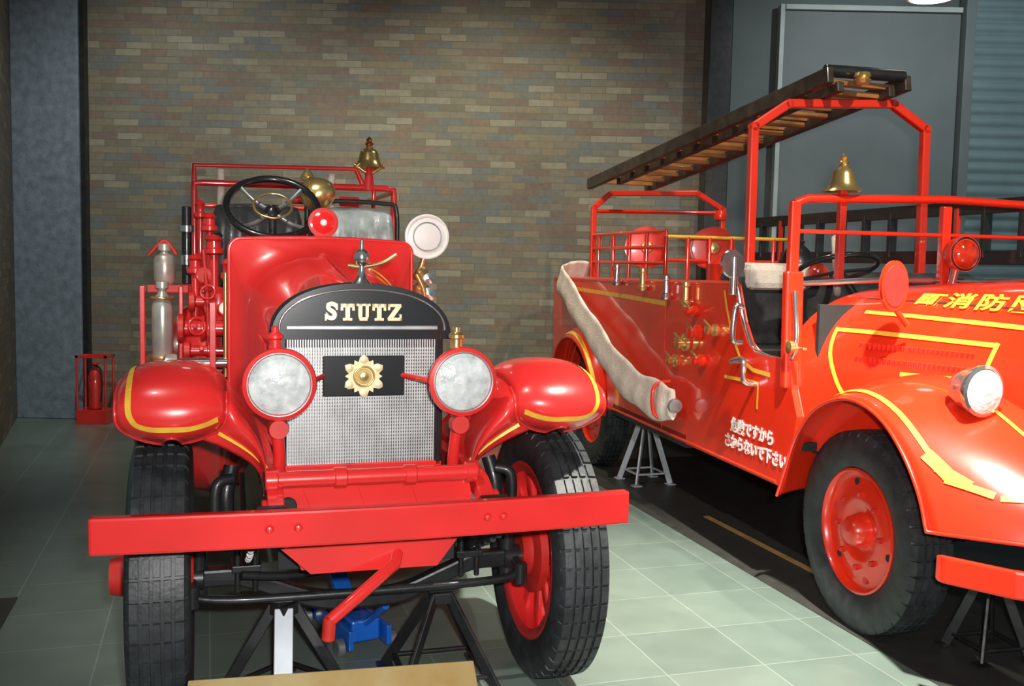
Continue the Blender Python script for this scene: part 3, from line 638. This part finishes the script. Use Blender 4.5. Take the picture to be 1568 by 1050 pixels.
rings.append(sec(.30,ZB+.03,hzt(-1.1)-.05,EX,-1.14,0,40))
loft('bonnet',rings,REDT,T,ang=50)
def hline(n,pts,w,m=GOLD,par=T,sx=-1):
    pts=cat([(y,z,0) for y,z in pts],6);P=[];N=[]
    for q in pts:
        y,z=q.x,q.y;e=.01;x=hx(y,z)
        p=V((sx*x,y,z));dy=V((sx*(hx(y+e,z)-hx(y-e,z)),2*e,0));dz=V((sx*(hx(y,z+e)-hx(y,z-e)),0,2*e))
        nn=dy.cross(dz);
        if nn.x*sx<0:nn=-nn
        P.append(p);N.append(nn.normalized())
    strip(n,P,N,w,m,par,eps=.004)
for sx in(-1,1):
    hline('bonnet_stripe_top',[(.38,1.285),(.2,1.285),(-.1,1.28),(-.38,1.275)],.020,sx=sx)
    hline('bonnet_stripe_front',[(-.38,1.285),(-.365,1.2),(-.35,1.12)],.020,sx=sx)
    hline('bonnet_stripe_rear',[(.375,1.295),(.35,1.18),(.28,1.05),(.24,1.0)],.020,sx=sx)
    hline('bonnet_stripe_low',[(-.35,1.13),(-.15,1.125),(0,1.12)],.016,sx=sx)
    hline('bonnet_shoulder_stripe',[(.30,1.37),(0,1.365),(-.5,1.35),(-1,1.33)],.020,sx=sx)
    for z in(1.225,1.165):
        for i in range(24):
            y=.22-i*.022;x=hx(y,z);beam('louvre',(sx*(x-.002),y,z-.014),(sx*(x+.004),y-.010,z+.014),.009,.009,REDT,T,bevel=0)
            beam('louvre_slot',(sx*(x-.002),y-.008,z-.012),(sx*(x+.001),y-.018,z+.012),.005,.005,REDM,T,bevel=0)
    hline('bonnet_seam',[(.44,1.43),(.0,1.43),(-.6,1.42)],.006,DARKIN,sx=sx)
tube('bonnet_hinge',[(0,.3,hzt(.3)+.004),(0,-.3,hzt(-.3)+.004),(0,-1,hzt(-1)+.004)],.008,REDT,T,smooth=False)
for i,ch in enumerate('町消防団'):
    y=.04-i*.15;z=1.435;x=hx(y,z)
    o=text('bonnet_letter_%d'%i,ch,.135,(0,0,0),(0,0,0),GOLD,T,.0015,.0035,1.0)
    e=.01;dz=V((-(hx(y,z+e)-hx(y,z-e)),0,2*e));dy=V((-(hx(y+e,z)-hx(y-e,z)),2*e,0));nn=dy.cross(dz)
    if nn.x>0:nn=-nn
    nn.normalize();xa=(-dy).normalized();ya=nn.cross(xa)
    o.matrix_local=Matrix.Translation((-x,y,z))@Matrix((xa,ya,nn)).transposed().to_4x4()@Matrix.Translation((0,0,.004))@Matrix.Diagonal((1,.72,1,1))
boxes('grille_bars',[(-.28+i*.05,-.26+i*.05,-1.17,-1.13,.8,1.42) for i in range(12)],CHROME,T,.003)
PT=cat([(.53,.50,0),(.46,.66,0),(.36,.85,0),(.20,1.01,0),(0,1.095,0),(-.20,1.110,0),(-.40,1.05,0),(-.56,.93,0),(-.68,.78,0),(-.74,.64,0)],8)
def tf(sx):
    def F(u,v):
        t=u*(len(PT)-1);i=min(int(t),len(PT)-2);p=PT[i].lerp(PT[i+1],t-i);s=(v+1)/2
        k=max(0,(u-.55)/.45);k=k*k*(3-2*k)
        e=1-s;drop=.085*e**3
        rad=V((p.x-0,p.y-.45));rad.normalize()
        yy=p.x-rad.x*drop-k*.34*math.sin(s*math.pi/2)
        zz=p.y-rad.y*drop+.03*s*(1-k)
        return (sx*(.935-.51*s),yy,zz)
    return F
for sx,n in((-1,'l'),(1,'r')):
    F=tf(sx);grid('front_fender_'+n,F,70,18,REDT,T,.006);CC=(sx*.55,0,.45)
    tube('fender_bead_'+n,[F(i/40,-1) for i in range(41)]+[F(1,-1+i/8) for i in range(1,17)],.008,REDT,T,smooth=False)
    P,N=on_surf(F,[(.25,-.76),(.4,-.76),(.6,-.76),(.72,-.76),(.80,-.74)],CC,10);strip('fender_stripe_'+n,P,N,.022,GOLD,T,eps=.007)
    P,N=on_surf(F,[(.89,-.30),(.89,0),(.89,.5),(.89,.98)],CC,8);strip('fender_low_stripe_'+n,P,N,.022,GOLD,T,eps=.007)
    P,N=on_surf(F,[(.66,.42),(.72,.45),(.78,.52),(.84,.68)],CC,8);strip('fender_mid_stripe_'+n,P,N,.018,GOLD,T,eps=.007)
    for k,(a,b,w_) in enumerate((((.785,-.78),(.845,-.66),.05),((.82,-.74),(.865,-.52),.04),((.85,-.72),(.885,-.34),.028))):
        P,N=on_surf(F,[a,((a[0]+b[0])/2,(a[1]+b[1])/2),b],CC,5);strip('fender_flourish_%s%d'%(n,k),P,N,w_,GOLD,T,eps=.0075+.0006*k)
    hx_=sx*.655;k=.86
    lathe('headlamp_shell_'+n,[(a*k,b*k) for a,b in[(0,.17),(.03,.165),(.07,.12),(.095,.06),(.108,.01),(.114,0),(.114,-.02),(.10,-.026),(.095,-.015)]],(hx_,-.55,1.12),(-sx*-.12,1,0),CHROME,T,40)
    lathe('headlamp_lens_'+n,[(a*k,b*k) for a,b in[(0,-.04),(.04,-.037),(.08,-.030),(.097,-.022),(.097,-.01),(0,-.01)]],(hx_,-.55,1.12),(-sx*-.12,1,0),LENS,T,40)
    cyl('headlamp_post_'+n,(hx_,-.50,1.04),(hx_,-.47,.93),.02,REDT,T)
rings=[]
for i in range(15):
    t=i/14*2-1;x=t*.94;y=-1.20+.42*t*t*t*t+.04*t*t
    rings.append([(x,y-.02,.46),(x,y+.02,.46),(x,y+.02,.56),(x,y-.02,.56)])
loft('front_bumper',rings,REDT,T,smooth=False,bevel=.01)
for x in(-.35,.35):beam('bumper_iron',(x,-.8,.58),(x,-1.18,.50),.05,.02,BLKM,T)
WY=.52
for x in(-.865,-.05,.78):
    box('windscreen_post',x-.024,x+.024,WY-.02,WY+.02,1.40,1.88,REDT,T,.006)
tube('windscreen_top',[(-.865,WY,1.87),(-.80,WY,1.895),(-.05,WY,1.915),(.72,WY,1.895),(.78,WY,1.87)],.02,REDT,T,smooth=False)
tube('windscreen_mid',[(-.865,WY,1.74),(.78,WY,1.74)],.010,REDT,T,smooth=False)
tube('windscreen_bottom',[(-.865,WY,1.49),(-.4,WY,1.515),(-.03,WY,1.52),(.4,WY,1.515),(.78,WY,1.49)],.014,CHROME,T)
mesh('windscreen_pane',[(-.84,WY,1.50),(.76,WY,1.50),(.76,WY,1.87),(-.84,WY,1.87)],[(0,1,2,3)],GLASS,T)
beam('windscreen_pillar',(-.875,.47,1.0),(-.87,.50,1.55),.09,.05,REDT,T,up=(0,1,0),bevel=.01)
beam('windscreen_pillar_far',(.875,.47,1.0),(.80,.50,1.55),.09,.05,REDT,T,up=(0,1,0),bevel=.01)
lathe('door_hinge',[(.02,0),(.03,.01),(.03,.03),(0,.035)],(-.905,.40,1.20),(-1,0,0),BRASS,T,18)
beam('door_hinge_strap',(-.905,.42,1.20),(-.905,.30,1.20),.02,.012,BRASS,T)
lathe('side_mirror',[(0,-.008),(.07,-.006),(.075,0),(.07,.01),(0,.012)],(-.93,1.02,1.58),(.15,-1,.1),CHROME,T,30)
cyl('mirror_tube',(-.92,1.02,1.42),(-.92,1.02,1.62),.022,CHROME,T)
tube('side_handle',[(-.92,.90,1.36),(-.96,.90,1.36),(-.97,.90,1.20),(-.92,.90,1.18)],.014,CHROME,T)
lathe('bell',[(a,b*.8) for a,b in[(0,.165),(.02,.16),(.025,.145),(.042,.13),(.052,.10),(.058,.06),(.07,.025),(.095,.0),(.088,.0),(.055,.04),(.05,.1),(0,.11)]],(-.60,WY+.03,1.935),(0,0,1),BRASS,T,36)
lathe('bell_finial',[(.014,0),(.026,.012),(.014,.024),(.020,.032),(.012,.045),(0,.055)],(-.60,WY+.03,2.062),(0,0,1),BRASS,T,18)
beam('bell_post',(-.60,WY+.03,1.5),(-.60,WY+.03,1.94),.035,.035,REDT,T,up=(0,1,0))
sc=V((-.42,.86,1.57));sa=V((0,.35,.94)).normalized()
torus('steering_rim',sc,sa,.20,.014,BLACK,T);su=sa.cross(V((1,0,0)))
for k in range(3):
    a=k*2*math.pi/3;d=V((1,0,0))*math.cos(a)+su*math.sin(a);tube('steering_spoke',[sc-sa*.02,sc+d*.2],.009,BLKM,T,smooth=False)
cyl('steering_column',sc,(-.42,.45,1.25),.02,BLKM,T)
am=V((-.03,.40,1.65))
lathe('beacon_shell',[(0,.10),(.05,.09),(.08,.04),(.085,0),(.085,-.015),(.07,-.018)],am,(0,1,0),REDT,T,32)
lathe('beacon_lens',[(0,-.05),(.03,-.045),(.06,-.03),(.07,-.012)],am,(0,1,0),ORL,T,32)
torus('beacon_ring',am+V((0,-.012,0)),(0,1,0),.076,.007,BLKM,T)
cyl('beacon_post',am+V((0,.05,-.06)),am+V((0,.08,-.16)),.02,CHROME,T)
e1=[( .062*math.cos(a), .105*math.sin(a)) for a in[2*math.pi*i/32 for i in range(32)]]
def oval(n,s,y0,y1,m):
    prism_y(n,[(-.70+x*s,1.50+z*s) for x,z in e1],y0,y1,m,T,.002)
oval('wing_marker',1,-.05,-.03,REDT);oval('wing_marker_rim',.82,-.054,-.05,REDM)
cyl('wing_marker_post',(-.70,-.035,1.42),(-.62,-.035,1.33),.012,REDT,T)
AY=1.5
def sq(n,pts,w=.05,m=REDT):
    for i,(a,b) in enumerate(zip(pts,pts[1:])):beam('%s_%d'%(n,i),a,b,w,w,m,T,up=(0,1,0),bevel=.008)
    for i,p in enumerate(pts[1:-1]):lathe('%s_joint_%d'%(n,i),[(0,-w/2),(w*.48,-w/2),(w*.5,-w*.4),(w*.5,w*.4),(w*.48,w/2),(0,w/2)],p,(0,1,0),m,T,20)
sq('ladder_arch',[(-.59,AY,1.2),(-.60,AY,2.36),(-.39,AY,2.50),(.28,AY,2.535),(.51,AY,2.40),(.53,AY,1.2)])
RY=4.2
sq('rear_arch',[(-.66,RY,1.40),(-.66,RY,2.03),(-.52,RY,2.15),(.26,RY,2.18),(.50,RY,2.05),(.52,RY,1.40)],.045)
tube('rear_arch_bar',[(-.66,RY,2.00),(.50,RY,2.02)],.016,REDT,T,smooth=False)
lathe('arch_knob',[(0,0),(.05,.01),(.06,.05),(.05,.09),(0,.1)],(.48,RY,1.95),(0,0,1),REDT,T,24)
for k in range(5):
    tube('rack_post_%d'%k,[(-.66,2.6+k*.36,1.42),(-.66,2.6+k*.36,1.80)],.014,REDT,T,smooth=False)
for z in(1.58,1.69,1.80):tube('rack_rail',[(-.66,2.6,z),(-.66,4.2,z)],.013,REDT,T,smooth=False)
for k in range(7):
    x=-.66+k*.16;tube('rack_end_post_%d'%k,[(x,2.6,1.42),(x,2.6,1.76)],.014,REDT,T,smooth=False)
for z in(1.60,1.76):tube('rack_end_rail',[(-.66,2.6,z),(.30,2.6,z)],.012,REDT if z<1.7 else GOLD,T,smooth=False)
for i,(x,y,z) in enumerate([(-.42,3.6,1.70),(.0,3.3,1.70)]):
    lathe('hose_reel_a%d'%i,[(.12,-.10),(.16,-.095),(.16,-.08),(.07,-.075),(.0,-.07)],(x,y,z),(.3,1,0),REDT,T,36)
    lathe('hose_reel_b%d'%i,[(0,.07),(.07,.075),(.16,.08),(.16,.095),(.12,.10),(0,.1)],(x,y,z),(.3,1,0),REDT,T,36)
    lathe('reel_hub_%d'%i,[(0,-.125),(.04,-.12),(.05,-.10),(.05,-.08)],(x,y,z),(.3,1,0),BRASS,T,20)
    torus('coiled_hose_%d'%i,(x,y,z),(.3,1,0),.09,.05,REDM,T)
lathe('pump_dome',[(.10,0),(.12,.03),(.12,.12),(.08,.20),(.04,.24),(.05,.26),(0,.28)],(.10,2.2,1.48),(0,0,1),BLKM,T,30)
lathe('pump_casing',[(.09,0),(.11,.02),(.11,.16),(.07,.2),(0,.21)],(-.45,2.1,1.42),(0,0,1),REDT,T,30)
for i,(y,z) in enumerate([(1.6,1.33),(1.9,1.36),(2.3,1.40),(2.8,1.42)]):
    lathe('brass_coupling_%d'%i,[(.03,0),(.035,.01),(.035,.03),(.02,.04),(.018,.11),(.028,.12),(.028,.14),(0,.15)],(-.935,y,z),(0,0,1),CHROME if i%2 else BRASS,T,20)
    cyl('coupling_arm_%d'%i,(-.88,y,z+.03),(-.94,y,z+.03),.015,CHROME,T)
for i,(y,z,r) in enumerate([(1.45,1.19,.038),(1.62,1.12,.042),(1.38,1.04,.030),(1.22,1.22,.028),(1.5,1.31,.026),(1.75,1.00,.032)]):
    lathe('outlet_valve_%d'%i,[(r,0),(r*1.2,.01),(r*1.2,.03),(r*.7,.04),(r*.7,.05),(r*.9,.06),(r*.9,.075),(0,.08)],(-.90,y,z),(-1,0,0),REDT if i%2==0 else BRASS,T,22)
    tube('valve_handle_%d'%i,[(-.97,y-.04,z+.02),(-.97,y+.04,z+.05)],.008,BRASS,T,smooth=False)
tube('grab_rail',[(-.90,.95,1.08),(-.96,.93,1.08),(-.96,.80,1.10),(-.96,.78,1.0),(-.90,.78,.98)],.014,CHROME,T)
lathe('orange_lamp',[(.05,0),(.06,.02),(.06,.06),(.03,.09),(0,.1)],(-.30,1.25,1.50),(0,0,1),ORL,T,24)
torus('cab_hose_ring',(-.25,1.15,1.58),(1,-.6,.1),.15,.02,CREAM,T)
def ladder(nm,c0,c1,wid,n,mr,mg,up,par,rh=.085):
    c0=V(c0);c1=V(c1);t=(c1-c0).normalized();s=t.cross(V(up)).normalized()
    for k in(-1,1):
        beam(nm+'_rail%d'%k,c0+s*wid/2*k,c1+s*wid/2*k,.045,rh,mr,par,bevel=.006)
    L=(c1-c0).length
    for i in range(n):
        p=c0+t*L*(i+.5)/n;beam(nm+'_rung%d'%i,p-s*wid/2,p+s*wid/2,.06,.03,mg,par)
ladder('roof_ladder',(.0,1.30,2.63),(-.40,4.35,2.23),.54,13,WOODD,WOOD,(0,0,1),T,.09)
ladder('roof_ladder_inner',(.02,1.36,2.585),(-.33,4.05,2.24),.36,12,WOODD,WOOD,(0,0,1),T,.06)
cyl('ladder_roller',(-.25,1.36,2.67),(.25,1.36,2.67),.035,BLKM,T)
lathe('ladder_pulley',[(.04,0),(.05,.02),(.035,.03),(.05,.04),(.04,.06)],(-.05,1.30,2.60),(0,0,1),BRASS,T,24)
ladder('side_ladder',(.86,.9,1.80),(.86,4.3,1.80),.30,11,BLKM,BLKM,(1,0,0),T)
for y in(1.6,3.8):beam('side_ladder_bracket',(.84,y,1.45),(.84,y,1.95),.03,.03,REDT,T)
# flat canvas hose draped along the side
hp=[(-.70,4.22,1.475),(-.86,4.20,1.480),(-.96,4.10,1.43),(-.99,3.85,1.37),(-1.02,3.45,1.23),(-1.03,3.0,1.07),(-1.03,2.65,.93),(-1.02,2.32,.82),(-1.0,2.05,.765),(-.99,1.78,.75),(-.98,1.62,.755)]
c=cat(hp,7);rings=[];s_=V((0,-.55,.83));
for i,p in enumerate(c):
    a=c[max(0,i-1)];b=c[min(len(c)-1,i+1)];t=(b-a).normalized()
    tz=V((0,t.y,t.z))
    if tz.length>.35:
        tz.normalize();s=V((0,-tz.z,tz.y))
        if s.dot(s_)<0:s=-s
        s_=s_.lerp(s,.35).normalized()
    s=s_;nx=s.cross(t).normalized()
    wv=.120+.010*math.sin(i*.55)-(.0 if i<len(c)-7 else .006*(i-len(c)+7));th=.022+.006*math.sin(i*1.3)
    rings.append([p+s*wv*math.cos(q)+nx*(th*math.sin(q)*(1+.3*math.cos(3*q))) for q in[2*math.pi*k/20 for k in range(20)]])
loft('canvas_hose',rings,CREAM,T,ang=70)
lathe('hose_nozzle',[(.035,0),(.045,.02),(.04,.04),(.02,.045),(.0,.045)],(-.98,1.62,.755),(0,-1,-.1),STEEL,T,24)
tube('hose_strap',[(-.93,1.80,.87),(-1.03,1.80,.84),(-1.03,1.79,.68),(-.93,1.79,.64)],.012,REDT,T)
box('tool_box',-.90,-.60,1.6,2.9,.50,.58,DARKIN,T)
# ================================================================ ceiling lamps
def track(name,loc,aim,power,size,blend,col,r=.06):
    e=empty(name,loc)
    d=(V(aim)-V(loc)).normalized()
    lathe('can',[(.05,-.12),(.07,-.10),(.075,.06),(.07,.06),(.06,0),(.0,-.01)],(0,0,0),d,BLKM,e,24)
    cyl('stem',(0,0,.05),(0,0,4.75-loc[2]),.012,BLKM,e)
    L=bpy.data.lights.new(name+'_light','SPOT');L.energy=power;L.spot_size=math.radians(size);L.spot_blend=blend;L.color=col;L.shadow_soft_size=r
    o=bpy.data.objects.new('lamp',L);COL.objects.link(o);o.parent=e;o.location=d*.08;o.rotation_euler=d.to_track_quat('-Z','Y').to_euler()
track('track_spotlight',(1.3,2.2,4.4),(1.05,4.4,0),3000,42,.9,(1,.97,.86))
track('track_spotlight',(-1.6,2.4,4.4),(-.7,4.6,1.2),380,56,.6,(1,.95,.88))
track('track_spotlight',(2.6,2.0,4.4),(2.2,5.4,1.2),600,62,.6,(1,.92,.78))
track('track_spotlight',(-.3,6.6,4.5),(-.3,9.4,.8),430,95,.9,(1,.95,.76))
track('track_spotlight',(-2.8,6.6,4.5),(-2.9,9.4,1.2),250,100,.9,(.95,.97,.90))
track('track_spotlight',(3.4,6.6,4.5),(3.8,9.4,2.0),250,110,.9,(.88,.97,1))
track('track_spotlight',(.9,6.2,4.5),(.6,6.3,0),200,80,.8,(1,.95,.82))
GLOW=mat('lamp_diffuser',(1,.98,.92),.4,0,0,0,emit=4)
for loc in((-2.05,7.0,3.385),(2.42,6.0,3.16)):
    P_=empty('pendant_lamp',loc)
    lathe('shade',[(.14,0),(.15,.01),(.06,.08),(.03,.10),(0,.10)],(0,0,0),(0,0,1),WHITE,P_,32)
    lathe('diffuser',[(0,-.004),(.12,-.004),(.12,.0)],(0,0,0),(0,0,1),GLOW,P_,32)
    cyl('cord',(0,0,.1),(0,0,4.75-loc[2]),.008,BLKM,P_)
L=bpy.data.lights.new('camera_flash','AREA');L.shape='RECTANGLE';L.size=.10;L.size_y=.06;L.energy=125;L.color=(1,.97,.96)
o=bpy.data.objects.new('camera_flash',L);COL.objects.link(o);o.location=(.10,-.02,1.68);o.rotation_euler=(math.radians(85),0,0)
W=bpy.data.worlds.new('w');SC.world=W;W.use_nodes=True;W.node_tree.nodes['Background'].inputs[0].default_value=(.55,.74,.72,1);W.node_tree.nodes['Background'].inputs[1].default_value=.20
cam=bpy.data.objects.new('camera',bpy.data.cameras.new('camera'));COL.objects.link(cam);SC.camera=cam
cam.data.lens=35;cam.data.sensor_width=36
cam.matrix_world=Matrix.Translation((0,0,1.57))@Matrix.Rotation(math.radians(90-4.69),4,'X')@Matrix.Rotation(math.radians(1.2),4,'Z')
